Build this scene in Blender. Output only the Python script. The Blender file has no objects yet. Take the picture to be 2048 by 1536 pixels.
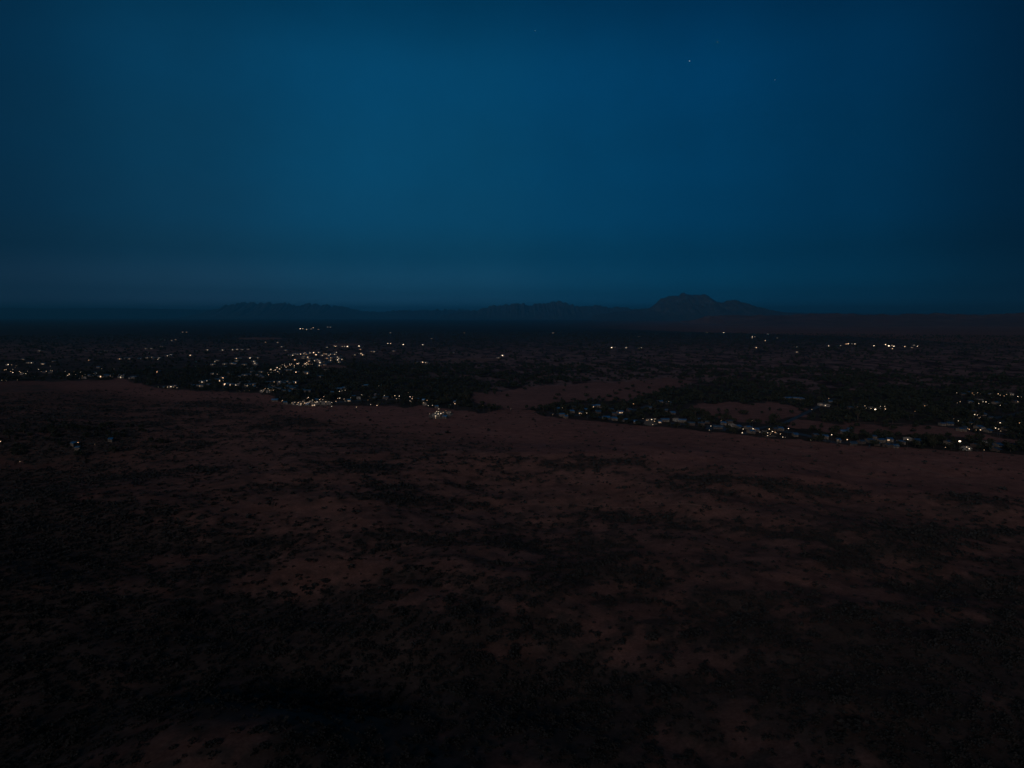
import bpy, math, random
import numpy as np
from mathutils import Vector

# ------------------------------------------------------------------ camera, sky, light
SC = bpy.context.scene
COL = SC.collection
H = 120.0                 # flying height over the plain (m)
F = 1400.0                # focal length in pixels of a 2048 px wide frame
HOR = 632.0               # horizon row in that frame
PITCH = math.atan((768 - HOR) / F)
cam = bpy.data.cameras.new('camera')
cam.sensor_width = 36.0
cam.lens = 36.0 * F / 2048.0
cam.clip_start = 1.0
cam.clip_end = 200000.0
cam_o = bpy.data.objects.new('camera', cam)
COL.objects.link(cam_o)
cam_o.location = (0, 0, H)
cam_o.rotation_euler = (math.pi / 2 - PITCH, 0, 0)
SC.camera = cam_o

SUN_EL = math.radians(16)
SUN_AZ = math.radians(200)          # compass style, from +Y clockwise: behind the camera
w = bpy.data.worlds.new('World')
SC.world = w
w.use_nodes = True
nt = w.node_tree
nt.nodes.clear()
N = nt.nodes.new
L = nt.links.new
def math_node(tree, op, a, b=None, clamp=False):
    n = tree.nodes.new('ShaderNodeMath'); n.operation = op; n.use_clamp = clamp
    for i, v in enumerate((a, b)):
        if v is None: continue
        if isinstance(v, (int, float)): n.inputs[i].default_value = v
        else: tree.links.new(v, n.inputs[i])
    return n.outputs[0]
sky = N('ShaderNodeTexSky'); sky.sky_type = 'NISHITA'; sky.sun_disc = False
sky.sun_elevation = SUN_EL; sky.sun_rotation = SUN_AZ
sky.air_density = 1.6; sky.dust_density = 0.6; sky.ozone_density = 3.0
tc = N('ShaderNodeTexCoord')
sep = N('ShaderNodeSeparateXYZ'); L(tc.outputs['Generated'], sep.inputs[0])
def m(op, a, b=None, clamp=False): return math_node(nt, op, a, b, clamp)
az = m('ARCTAN2', sep.outputs[0], sep.outputs[1])            # 0 ahead, + to the east
el = m('ARCSINE', sep.outputs[2])
# the afterglow hangs ahead, a little to the west of the view's middle; the night comes up from the east and overhead
def ramp_node(src, lo, hi, stops):
    mr = N('ShaderNodeMapRange'); L(src, mr.inputs[0]); mr.inputs[1].default_value = lo; mr.inputs[2].default_value = hi
    cr = N('ShaderNodeValToRGB'); L(mr.outputs[0], cr.inputs[0])
    cr.color_ramp.interpolation = 'EASE'
    els = cr.color_ramp.elements
    while len(els) < len(stops): els.new(0.5)
    for e, (p, c) in zip(els, stops):
        e.position = (p - lo) / (hi - lo); e.color = (c[0], c[1], c[2], 1)
    return cr.outputs[0]
R = math.radians
SKY_AZ = [(R(-180), (0.0600, 0.0600, 0.0600)), (R(-75), (0.1500, 0.1500, 0.1500)), (R(-37), (0.7533, 0.5391, 0.6262)), (R(-25), (1.0407, 0.9042, 0.9906)), (R(-12), (0.8544, 1.2089, 1.3452)), (R(-3), (0.7007, 1.0983, 1.2297)), (R(6), (0.3173, 0.9111, 1.1031)), (R(15), (0.1131, 0.7690, 0.9805)), (R(25), (0.0488, 0.5719, 0.7419)), (R(37), (0.0799, 0.2721, 0.3641)), (R(75), (0.0400, 0.1000, 0.1000)), (R(180), (0.0600, 0.0600, 0.0600))]
SKY_EL = [(R(-6), (0.4000, 0.5000, 0.5000)), (R(0), (5.0985, 1.9292, 2.0439)), (R(2), (1.1311, 0.6666, 0.7248)), (R(5), (0.3606, 0.4350, 0.5139)), (R(8), (0.2881, 0.4955, 0.6202)), (R(12), (0.2269, 0.5358, 0.6886)), (R(18), (0.1668, 0.5798, 0.7818)), (R(25), (0.0009, 0.3469, 0.5000)), (R(45), (0.0400, 0.2200, 0.2200)), (R(90), (0.0300, 0.1000, 0.1000))]
a_c = ramp_node(az, -math.pi, math.pi, SKY_AZ)
e_c = ramp_node(el, R(-6), R(90), SKY_EL)
mx = N('ShaderNodeMix'); mx.data_type = 'RGBA'; mx.blend_type = 'MULTIPLY'; mx.inputs[0].default_value = 1
L(a_c, mx.inputs[6]); L(e_c, mx.inputs[7])
# very thin high veil, barely seen
noi = N('ShaderNodeTexNoise'); noi.inputs['Scale'].default_value = 5; noi.inputs['Detail'].default_value = 10; noi.inputs['Roughness'].default_value = .72
mp = N('ShaderNodeMapping'); mp.inputs['Scale'].default_value = (1, 1, 1.3); L(tc.outputs['Generated'], mp.inputs[0]); L(mp.outputs[0], noi.inputs[0])
nr = N('ShaderNodeMapRange'); L(noi.outputs[0], nr.inputs[0]); nr.inputs[1].default_value = .3; nr.inputs[2].default_value = .7
nr.inputs[3].default_value = .93; nr.inputs[4].default_value = 1.07
mx2 = N('ShaderNodeMix'); mx2.data_type = 'RGBA'; mx2.blend_type = 'MULTIPLY'; mx2.inputs[0].default_value = 1
L(mx.outputs[2], mx2.inputs[6]); L(nr.outputs[0], mx2.inputs[7])
tint = N('ShaderNodeMix'); tint.data_type = 'RGBA'; tint.blend_type = 'MULTIPLY'; tint.inputs[0].default_value = 1
bw = N('ShaderNodeRGBToBW'); L(sky.outputs[0], bw.inputs[0])
even = N('ShaderNodeMix'); even.data_type = 'RGBA'; even.inputs[0].default_value = .3; even.inputs[6].default_value = (2, 2, 2, 1); L(bw.outputs[0], even.inputs[7])
L(even.outputs[2], tint.inputs[6]); tint.inputs[7].default_value = (.08, .62, 1.0, 1)
fin = N('ShaderNodeMix'); fin.data_type = 'RGBA'; fin.blend_type = 'MULTIPLY'; fin.inputs[0].default_value = 1
L(mx2.outputs[2], fin.inputs[6]); L(tint.outputs[2], fin.inputs[7])
bg = N('ShaderNodeBackground'); bg.inputs[1].default_value = 0.06
L(fin.outputs[2], bg.inputs[0])
out = N('ShaderNodeOutputWorld'); L(bg.outputs[0], out.inputs[0])
w.cycles.sampling_method = 'MANUAL'; w.cycles.sample_map_resolution = 512

sun = bpy.data.lights.new('dusk_light', 'SUN')
sun.energy = 0.62
sun.angle = R(24)                   # the sun is down: what is left is a broad soft glow
sun.color = (1.0, 0.86, 0.84)
sun_o = bpy.data.objects.new('dusk_light', sun)
COL.objects.link(sun_o)
sd = Vector((math.sin(SUN_AZ) * math.cos(SUN_EL), math.cos(SUN_AZ) * math.cos(SUN_EL), math.sin(SUN_EL)))
sun_o.rotation_euler = sd.to_track_quat('Z', 'Y').to_euler()

SC.view_settings.view_transform = 'Standard'
SC.view_settings.look = 'None'
SC.view_settings.exposure = 0
SC.view_settings.gamma = 1
SC.render.engine = 'CYCLES'
SC.cycles.use_denoising = True
SC.cycles.sample_clamp_indirect = 0.5
SC.cycles.max_bounces = 5
SC.cycles.diffuse_bounces = 2
SC.cycles.glossy_bounces = 2
SC.cycles.volume_bounces = 2
SC.cycles.use_adaptive_sampling = False

# ------------------------------------------------------------------ helpers
rnd = random.Random(7)
rs = np.random.RandomState(11)
_perm = rs.permutation(4096)
_vals = rs.rand(4096)
def vnoise(x, y, seed=0):
    xi = np.floor(x).astype(np.int64); yi = np.floor(y).astype(np.int64)
    fx = x - xi; fy = y - yi
    fx = fx * fx * (3 - 2 * fx); fy = fy * fy * (3 - 2 * fy)
    def hsh(a, b): return _vals[_perm[(a * 73 + _perm[(b + seed * 131) & 4095]) & 4095]]
    a = hsh(xi, yi); b = hsh(xi + 1, yi); c = hsh(xi, yi + 1); d = hsh(xi + 1, yi + 1)
    return (a * (1 - fx) + b * fx) * (1 - fy) + (c * (1 - fx) + d * fx) * fy
def fbm(x, y, sc, oct=4, seed=0, gain=.5):
    s = 0; a = 1; t = 0
    x = np.asarray(x, float) / sc; y = np.asarray(y, float) / sc
    for i in range(oct):
        s = s + a * vnoise(x + 17.3 * i, y - 9.1 * i, seed + i); t += a
        a *= gain; x = x * 2.03; y = y * 2.03
    return s / t
def sstep(x, a, b):
    t = np.clip((np.asarray(x, float) - a) / (b - a), 0, 1)
    return t * t * (3 - 2 * t)

def height(x, y):
    """ground height: level plain, rolling scrub slope below the camera, an unseen ridge added behind it for shade"""
    x = np.asarray(x, float); y = np.asarray(y, float)
    d = np.hypot(x, y)
    near = 1 - sstep(d, 420, 820)
    z = near * (fbm(x, y, 150, 4, 3) - .5) * 26
    z = z + near * (fbm(x + .3 * y, y, 34, 3, 8) - .5) * 3.5
    z = z + 11 * np.exp(-(((x + 78) / 46) ** 2 + ((y - 178) / 36) ** 2))      # hump below on the left
    z = z - 3 * np.exp(-(((x + 20) / 60) ** 2 + ((y - 235) / 40) ** 2))
    z = z - 14 * np.exp(-(((x + 420) / 150) ** 2 + ((y - 560) / 90) ** 2))    # hollow with the wood
    back = sstep(-y, -60, 420)
    prof = 150 + 60 * sstep(-x, 0, 500) + 25 * sstep(x, 150, 600)  # added unseen ridge, higher on the left to deepen shade on the near slope
    z = z + back * prof * (.85 + .3 * fbm(x, y, 120, 3, 21)) * (1 - .75 * sstep(-y, 900, 2600))
    return z
CP, SP = math.cos(PITCH), math.sin(PITCH)
def project(x, y, z):
    """world -> pixel of the 2048 x 1536 frame"""
    dz = z - H
    depth = y * CP - dz * SP
    up = y * SP + dz * CP
    depth = np.where(depth < 1, 1, depth)
    return 1024 + F * x / depth, 768 - F * up / depth
def ray(px, py):
    a = (px - 1024) / F; b = (768 - py) / F
    return a, CP + b * SP, -SP + b * CP
def at(px, py, z=0.0):
    """point on the ground (plus z) seen at that pixel"""
    dx, dy, dz = ray(px, py)
    t = (z - H) / dz
    for _ in range(40):
        g = float(height(dx * t, dy * t)) + z
        t2 = (g - H) / dz
        if abs(t2 - t) < .02: break
        t = .5 * (t + t2)
    return dx * t, dy * t, float(height(dx * t, dy * t))

def tag(o, label=None, cat=None, group=None, kind=None):
    if label: o['label'] = label
    if cat: o['category'] = cat
    if group: o['group'] = group
    if kind: o['kind'] = kind
    return o
def empty(name, loc=(0, 0, 0), rz=0.0):
    o = bpy.data.objects.new(name, None); COL.objects.link(o)
    o.location = loc; o.rotation_euler = (0, 0, rz); o.empty_display_size = 1
    return o
def mesh_np(name, V, Fc, mat=None, parent=None, smooth=False, link=True):
    """Fc: (n, k) int array of equal sided faces"""
    me = bpy.data.meshes.new(name)
    V = np.asarray(V, np.float32); Fc = np.asarray(Fc, np.int32)
    k = Fc.shape[1]
    me.vertices.add(len(V)); me.vertices.foreach_set('co', V.ravel())
    me.loops.add(Fc.size); me.loops.foreach_set('vertex_index', Fc.ravel())
    me.polygons.add(len(Fc)); me.polygons.foreach_set('loop_start', np.arange(0, Fc.size, k, dtype=np.int32))
    me.polygons.foreach_set('loop_total', np.full(len(Fc), k, np.int32))
    if smooth: me.polygons.foreach_set('use_smooth', np.ones(len(Fc), bool))
    me.update(calc_edges=True)
    if mat: me.materials.append(mat)
    o = bpy.data.objects.new(name, me)
    if link: COL.objects.link(o)
    if parent: o.parent = parent
    return o
class MB:
    """collects boxes, prisms and cones into one mesh"""
    def __init__(s): s.v = []; s.f = []
    def add(s, vs, fs):
        n = len(s.v); s.v += [tuple(v) for v in vs]; s.f += [tuple(i + n for i in f) for f in fs]; return s
    def box(s, x0, y0, z0, x1, y1, z1):
        return s.add([(x0, y0, z0), (x1, y0, z0), (x1, y1, z0), (x0, y1, z0), (x0, y0, z1), (x1, y0, z1), (x1, y1, z1), (x0, y1, z1)],
                     [(0, 3, 2, 1), (4, 5, 6, 7), (0, 1, 5, 4), (1, 2, 6, 5), (2, 3, 7, 6), (3, 0, 4, 7)])
    def tube(s, p, q, r0, r1, n=8):
        p = Vector(p); q = Vector(q); a = (q - p).normalized(); u = a.orthogonal().normalized(); v = a.cross(u)
        vs = [p + r0 * (math.cos(t) * u + math.sin(t) * v) for t in [2 * math.pi * i / n for i in range(n)]]
        vs += [q + r1 * (math.cos(t) * u + math.sin(t) * v) for t in [2 * math.pi * i / n for i in range(n)]]
        fs = [(i, (i + 1) % n, n + (i + 1) % n, n + i) for i in range(n)] + [tuple(range(n))[::-1], tuple(range(n, 2 * n))]
        return s.add(vs, fs)
    def ball(s, c, rx, ry, rz, n=8, mring=5):
        vs = [(c[0], c[1], c[2] - rz)]
        for j in range(1, mring):
            t = math.pi * j / mring
            for i in range(n):
                a = 2 * math.pi * i / n
                vs.append((c[0] + rx * math.sin(t) * math.cos(a), c[1] + ry * math.sin(t) * math.sin(a), c[2] - rz * math.cos(t)))
        vs.append((c[0], c[1], c[2] + rz))
        fs = [(0, 1 + (i + 1) % n, 1 + i) for i in range(n)]
        for j in range(mring - 2):
            b = 1 + j * n
            fs += [(b + i, b + (i + 1) % n, b + n + (i + 1) % n, b + n + i) for i in range(n)]
        b = 1 + (mring - 2) * n; e = len(vs) - 1
        fs += [(b + i, b + (i + 1) % n, e) for i in range(n)]
        return s.add(vs, fs)
    def build(s, name, mat, parent=None, smooth=False):
        me = bpy.data.meshes.new(name); me.from_pydata(s.v, [], s.f)
        if smooth: me.polygons.foreach_set('use_smooth', [True] * len(me.polygons))
        me.update(); me.materials.append(mat)
        o = bpy.data.objects.new(name, me); COL.objects.link(o)
        if parent: o.parent = parent
        return o
def kids(o): return [c for c in COL.objects if c.parent == o]
def copy_tree(o, ch, name=None):
    """copy a thing and its listed parts (and their sub-parts)"""
    c = o.copy(); COL.objects.link(c)
    for p, subs in ch:
        q = p.copy(); COL.objects.link(q); q.parent = c
        for s_ in subs:
            r_ = s_.copy(); COL.objects.link(r_); r_.parent = q
    return c

# ------------------------------------------------------------------ materials
def principled(name, col, rough=.8, metal=0., spec=.3, noise=None, col2=None, bump=0., bscale=1.):
    mt = bpy.data.materials.new(name); mt.use_nodes = True
    t = mt.node_tree; b = t.nodes['Principled BSDF']
    b.inputs['Base Color'].default_value = (*col, 1); b.inputs['Roughness'].default_value = rough
    b.inputs['Metallic'].default_value = metal; b.inputs['Specular IOR Level'].default_value = spec
    if noise:
        tcn = t.nodes.new('ShaderNodeTexCoord'); n = t.nodes.new('ShaderNodeTexNoise')
        n.inputs['Scale'].default_value = noise; n.inputs['Detail'].default_value = 5
        t.links.new(tcn.outputs['Object'], n.inputs[0])
        cr = t.nodes.new('ShaderNodeValToRGB'); t.links.new(n.outputs[0], cr.inputs[0])
        cr.color_ramp.elements[0].position = .35; cr.color_ramp.elements[0].color = (*col, 1)
        cr.color_ramp.elements[1].position = .65; cr.color_ramp.elements[1].color = (*(col2 or col), 1)
        t.links.new(cr.outputs[0], b.inputs['Base Color'])
        if bump:
            bp = t.nodes.new('ShaderNodeBump'); bp.inputs['Strength'].default_value = bump; bp.inputs['Distance'].default_value = bscale
            t.links.new(n.outputs[0], bp.inputs['Height']); t.links.new(bp.outputs[0], b.inputs['Normal'])
    return mt
def emitter(name, col, strength, sampled=True):
    mt = bpy.data.materials.new(name); mt.use_nodes = True
    t = mt.node_tree; t.nodes.clear()
    e = t.nodes.new('ShaderNodeEmission'); o = t.nodes.new('ShaderNodeOutputMaterial')
    e.inputs[0].default_value = (*col, 1); e.inputs[1].default_value = strength
    t.links.new(e.outputs[0], o.inputs[0])
    mt.cycles.emission_sampling = 'FRONT' if sampled else 'NONE'
    return mt
M_foliage = principled('foliage', (.034, .042, .030), .9, 0, .1, .35, (.058, .060, .040))
M_foliage_dark = principled('foliage_dark', (.024, .033, .026), .9, 0, .1, .35, (.044, .048, .034))
M_scrub = principled('scrub_leaves', (.038, .043, .048), .95, 0, .05, .2, (.060, .056, .054))
M_bark = principled('bark', (.07, .055, .042), .95, 0, .1, 6, (.11, .085, .062))
M_wall = principled('plaster_wall', (.20, .17, .14), .9, 0, .2, .8, (.27, .23, .19))
M_wall_white = principled('white_wall', (.40, .37, .33), .9, 0, .2, .8, (.5, .46, .42))
M_wall_brick = principled('brick_wall', (.10, .08, .07), .9, 0, .2, 2.0, (.14, .105, .09))
M_roof_metal = principled('roof_metal', (.42, .60, .74), .30, .95, .5, .5, (.55, .70, .82))
M_roof_pale = principled('roof_pale', (.38, .35, .32), .7, 0, .4, .6, (.46, .43, .39))
M_roof_grey = principled('roof_grey', (.16, .24, .30), .40, .8, .4, .6, (.22, .30, .36))
M_roof_tile = principled('roof_tile', (.16, .07, .05), .85, 0, .2, .8, (.22, .10, .07))
M_door = principled('door_wood', (.10, .06, .04), .7)
M_pole = principled('galvanised_pole', (.06, .062, .065), .6, .2)
M_asphalt = principled('asphalt', (.045, .050, .055), .55, 0, .4, .25, (.065, .07, .075))
M_track = principled('dirt_track', (.25, .145, .125), .95, 0, .1, .15, (.31, .18, .155))
M_pave = principled('paved_yard', (.27, .225, .185), .85, 0, .2, .3, (.34, .29, .24))
WARM = (1.0, .63, .37); COOL = (1.0, .75, .51); AMBER = (1.0, .50, .25)
E_mat = {}
def emit(col, s, sampled=True):
    k = (col, s, sampled)
    if k not in E_mat: E_mat[k] = emitter('lamp_light', col, s, sampled)
    return E_mat[k]

# ------------------------------------------------------------------ land cover read as a map
EDGE = ([-400, 0, 150, 240, 330, 440, 540, 566, 600, 663, 700, 760, 850, 900, 960, 1010, 1060, 1100, 1180, 1290, 1420, 1550, 1700, 1800, 2000, 2048, 2500],
        [764, 763, 763, 758, 778, 784, 788, 808, 811, 813, 812, 812, 813, 820, 826, 820, 820, 833, 842, 852, 864, 877, 890, 896, 906, 909, 925])
LOW = ([-400, 0, 300, 480, 560, 700, 900, 1050, 1250, 1450, 1650, 1750, 1850, 1950, 2048, 2500],
       [765, 765, 786, 805, 815, 838, 868, 900, 915, 945, 968, 985, 985, 990, 1000, 1010])
def ell(px, py, cx, cy, rx, ry, soft=.35):
    return 1 - sstep(np.hypot((px - cx) / rx, (py - cy) / ry), 1 - soft, 1 + soft)
def poly_in(px, py, P):
    P = np.asarray(P, float); ins = np.zeros(np.shape(px), bool); j = len(P) - 1
    for i in range(len(P)):
        a = ((P[i, 1] > py) != (P[j, 1] > py)) & (px < (P[j, 0] - P[i, 0]) * (py - P[i, 1]) / (P[j, 1] - P[i, 1] + 1e-9) + P[i, 0])
        ins ^= a; j = i
    return ins
BARE = [  # open ground: cx, cy, rx, ry, strength
    (1250, 990, 270, 30, .95), (1560, 1030, 190, 30, .8), (1330, 1075, 150, 16, .6), (1160, 1240, 140, 60, .75), (1290, 1290, 190, 55, .7),
    (1480, 1335, 80, 45, .6), (1500, 1085, 110, 18, .8), (1660, 1165, 130, 26, .6), (520, 955, 110, 14, .6), (440, 1010, 160, 26, .6), (660, 1150, 140, 35, .6),
    (900, 1110, 120, 22, .6), (1960, 1120, 140, 30, .6), (1010, 870, 200, 35, .9), (560, 880, 150, 12, .5), (880, 1190, 110, 30, .5), (1100, 1140, 160, 25, .55),
    (250, 780, 120, 18, .8), (360, 925, 140, 14, .5), (1880, 1240, 110, 24, .35), (430, 1480, 200, 40, .05), (1700, 1215, 60, 16, .5), (760, 1030, 150, 22, .55)]
DENSE = [(120, 880, 210, 42, 1.), (60, 960, 150, 30, .5), (100, 1120, 280, 90, .8), (300, 1300, 420, 90, .8), (1700, 1420, 420, 140, .8), (1150, 1370, 260, 30, .7), (800, 1420, 330, 80, .6),
         (1180, 925, 110, 12, .7), (1520, 965, 190, 16, .8), (1690, 975, 70, 16, .7), (1180, 1045, 170, 16, .8), (1420, 1050, 120, 12, .7), (880, 1000, 150, 14, .5), (1750, 1065, 240, 14, .7),
         (350, 1080, 230, 26, .6), (900, 1330, 90, 24, .7), (1960, 1180, 200, 26, .5), (1850, 1340, 200, 60, .7)]
SAND = [(930, 800), (950, 786), (1060, 776), (1180, 766), (1340, 757), (1395, 762), (1330, 782), (1250, 803), (1180, 800), (1110, 806), (1070, 818), (1000, 820), (975, 812)]
LENS = [(1565, 852), (1600, 841), (1680, 843), (1760, 848), (1860, 852), (1960, 868), (2080, 884), (2080, 878 + 14), (1960, 884), (1850, 872), (1740, 866), (1640, 860)]
RIGHTF = [(1380, 812), (1450, 806), (1560, 806), (1600, 815), (1600, 832), (1520, 846), (1440, 838), (1400, 826)]
def cover(px, py, wx, wy):
    """-> bush density (near), tree density (far), albedo"""
    n1 = fbm(wx, wy, 60, 4, 31); n2 = fbm(wx, wy, 14, 3, 47); n3 = fbm(wx, wy, 260, 3, 5)
    npx = fbm(px, py * 5, 90, 3, 77) - .5
    edge = np.interp(px, *EDGE) + npx * 3
    low = np.interp(px, *LOW) + npx * 26
    edge = edge + (fbm(wx, wy, 20, 3, 61) - .5) * 8
    near = sstep(py, edge - .6, edge + .6)
    field = near * (1 - sstep(py, low - 6, low + 14))
    g = .40 + .32 * sstep(py, 850, 1350) + .10 * sstep(600 - px, 0, 400)
    for c in BARE: g = g - c[4] * .40 * ell(px, py, *c[:4], .7)
    for c in DENSE: g = g + c[4] * .38 * ell(px, py, *c[:4], .6)
    n4 = fbm(wx, wy, 5, 3, 58)
    n6 = fbm(wx * .38 + wy * .2, wy * .9, 16, 4, 88)
    bd = .08 + .92 * sstep(n1 * .26 + n2 * .14 + n6 * .42 + n4 * .18, .565 - .30 * g, .80 - .30 * g)
    bd = np.clip(bd, 0, 1) * near * (1 - .985 * field)
    # tone of bare soil
    soil = np.stack([.262 + 0 * px, .134 + 0 * px, .115 + 0 * px], -1) * (.75 + .5 * n3)[..., None]
    fieldc = np.array([.30, .148, .132]) * (.86 + .28 * fbm(wx, wy * 2, 90, 4, 91))[..., None]
    litter_shade = np.array([.100, .072, .066])
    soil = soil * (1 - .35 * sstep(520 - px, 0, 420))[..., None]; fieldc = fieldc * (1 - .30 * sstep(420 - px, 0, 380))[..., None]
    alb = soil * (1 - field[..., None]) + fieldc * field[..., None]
    lit = np.clip(bd * .85 + .5 * sstep(n2 * .5 + n4 * .5, .42, .66) * (1 - field) + .55 * sstep(py, 1180, 1480) * (.5 + .5 * sstep(n2, .35, .6)), 0, 1)[..., None]  # litter, plus shade painted into the albedo towards the frame's bottom
    alb = alb * (1 - lit) + litter_shade * lit
    # ---- beyond the field edge
    far = 1 - near
    e1 = (fbm(wx, wy * .5, 30, 4, 12) - .5); e2 = (fbm(wx, wy * .5, 30, 4, 13) - .5)
    qx = px + e1 * 90; qy = py + e2 * 16 + npx * 6
    qx2 = px + e1 * 40; qy2 = py + e2 * 7 + npx * 3
    flat_ = poly_in(qx2, qy2, SAND)
    sand = flat_ | poly_in(qx, qy, LENS) | poly_in(qx, qy, RIGHTF)
    strip = (ell(px, py, 938, 720, 62, 3.4) + ell(px, py, 690, 689.5, 34, 2.5) + ell(px, py, 520, 677, 45, 2.2)
             + .6 * ell(px, py, 660, 734, 40, 5) + .5 * ell(px, py, 400, 731, 40, 3) + .5 * ell(px, py, 715, 764, 28, 9) + .4 * ell(px, py, 310, 712, 90, 4) + .5 * ell(px, py, 1560, 716, 300, 3)) > .5
    # tree density: the wood round the town, open bush on the plain
    town = sstep(py, 752, 768) * (px < 980) + sstep(py, 778, 792) * (px >= 980)
    wood = np.clip(town + sstep(1000 - px, 0, 260) * sstep(py, 700, 730) * .9
                   + ell(px, py, 1440, 790, 170, 20) * 1.2 + ell(px, py, 1250, 812, 130, 18) + ell(px, py, 1700, 835, 110, 16) + ell(px, py, 1900, 815, 180, 40), 0, 1)
    open_ = sstep(n1, .40, .62)
    td = wood * (.35 + .65 * sstep(n1, .34, .56)) + (1 - wood) * (.15 + .6 * open_)
    td = np.where(sand, .04 + .34 * sstep(n1 * .5 + n2 * .5, .49, .64), td); td = np.where(flat_, .012 + .12 * sstep(n1 * .5 + n2 * .5, .56, .66), td); td = np.where(strip, .02, td)
    td = td * far * sstep(py, 655, 668)
    redline = np.interp(px, [900, 1050, 1400, 1700, 2048, 2500], [650, 652, 664, 673, 692, 720])
    redband = (py < redline) & (px > 1000 + (py - 650) * 0)
    n5 = fbm(wx, wy * .4, 20, 4, 23)
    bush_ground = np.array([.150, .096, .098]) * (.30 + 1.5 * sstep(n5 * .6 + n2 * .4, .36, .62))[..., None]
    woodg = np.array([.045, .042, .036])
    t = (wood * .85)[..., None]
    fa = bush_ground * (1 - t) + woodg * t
    dist = sstep(690 - py, -30, 30)[..., None]
    fa = fa * (1 - dist) + np.array([.045, .047, .045]) * (.7 + .6 * fbm(wx, wy, 700, 4, 14))[..., None] * dist
    red = sstep(px, 980, 1350) * (.35 + .65 * sstep(px, 1100, 1500))
    rb = (redband * red)[..., None]
    fa = fa * (1 - rb) + np.array([.19, .105, .095]) * (.7 + .6 * fbm(wx, wy, 500, 4, 4))[..., None] * rb
    fa = np.where(sand[..., None], np.array([.27, .14, .128]) * (.82 + .36 * fbm(wx, wy, 70, 4, 66))[..., None], fa)
    fa = np.where(strip[..., None], np.array([.22, .13, .11]), fa)
    nn = near[..., None]
    return bd, td, alb * nn + fa * (1 - nn)

# ------------------------------------------------------------------ the ground, one sheet to the horizon
def build_ground():
    a_in = np.radians(np.arange(-46, 46.01, .105))
    a_out = np.radians(np.concatenate([np.arange(-180, -46, 4.0), ])); a_out2 = np.radians(np.arange(50, 180.01, 4.0))
    A = np.concatenate([a_out, a_in, a_out2])
    rows = np.concatenate([np.arange(1700, 960, -2.2), np.arange(960, 760, -1.0), np.arange(760, 645, -.8), [643, 641, 639, 637.5, 636.2, 635.2, 634.5]])
    rr = H * F / (rows - HOR)
    rr = np.concatenate([[2, 40, 80, 110, 135], rr, [90000, 140000]])
    rr = np.unique(np.round(rr, 3))
    AA, RR = np.meshgrid(A, rr)
    X = RR * np.tan(np.clip(AA, -1.2, 1.2)) if False else RR * np.sin(AA)
    Y = RR * np.cos(AA)
    Z = height(X, Y)
    px, py = project(X, np.maximum(Y, 1), Z)
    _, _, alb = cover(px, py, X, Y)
    behind = (Y < 60)
    alb[behind] = np.array([.07, .058, .045])
    nr_, nc = X.shape
    idx = np.arange(nr_ * nc).reshape(nr_, nc)
    q = np.stack([idx[:-1, :-1], idx[1:, :-1], idx[1:, 1:], idx[:-1, 1:]], -1).reshape(-1, 4)
    q = q[:, ::-1]
    V = np.stack([X, Y, Z], -1).reshape(-1, 3)
    mt = bpy.data.materials.new('earth'); mt.use_nodes = True
    t = mt.node_tree; b = t.nodes['Principled BSDF']
    b.inputs['Roughness'].default_value = .97; b.inputs['Specular IOR Level'].default_value = .06
    at_ = t.nodes.new('ShaderNodeAttribute'); at_.attribute_name = 'land_cover'
    tcn = t.nodes.new('ShaderNodeTexCoord')
    prev = at_.outputs['Color']
    for sc_, lo, hi in ((.9, .72, 1.28), (.11, .74, 1.26), (.022, .86, 1.14)):
        n = t.nodes.new('ShaderNodeTexNoise'); n.inputs['Scale'].default_value = sc_; n.inputs['Detail'].default_value = 6; n.inputs['Roughness'].default_value = .65
        t.links.new(tcn.outputs['Object'], n.inputs[0])
        mr = t.nodes.new('ShaderNodeMapRange'); mr.inputs[1].default_value = .32; mr.inputs[2].default_value = .68; mr.inputs[3].default_value = lo; mr.inputs[4].default_value = hi
        t.links.new(n.outputs[0], mr.inputs[0])
        mm = t.nodes.new('ShaderNodeMix'); mm.data_type = 'RGBA'; mm.blend_type = 'MULTIPLY'; mm.inputs[0].default_value = 1
        t.links.new(prev, mm.inputs[6]); t.links.new(mr.outputs[0], mm.inputs[7]); prev = mm.outputs[2]
    t.links.new(prev, b.inputs['Base Color'])
    o = mesh_np('ground', V, q, mt, smooth=True)
    ca = o.data.color_attributes.new('land_cover', 'FLOAT_COLOR', 'POINT')
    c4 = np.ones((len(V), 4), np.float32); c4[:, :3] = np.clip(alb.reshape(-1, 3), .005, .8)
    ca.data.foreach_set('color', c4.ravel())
    tag(o, kind='structure')
    return o
build_ground()

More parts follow.
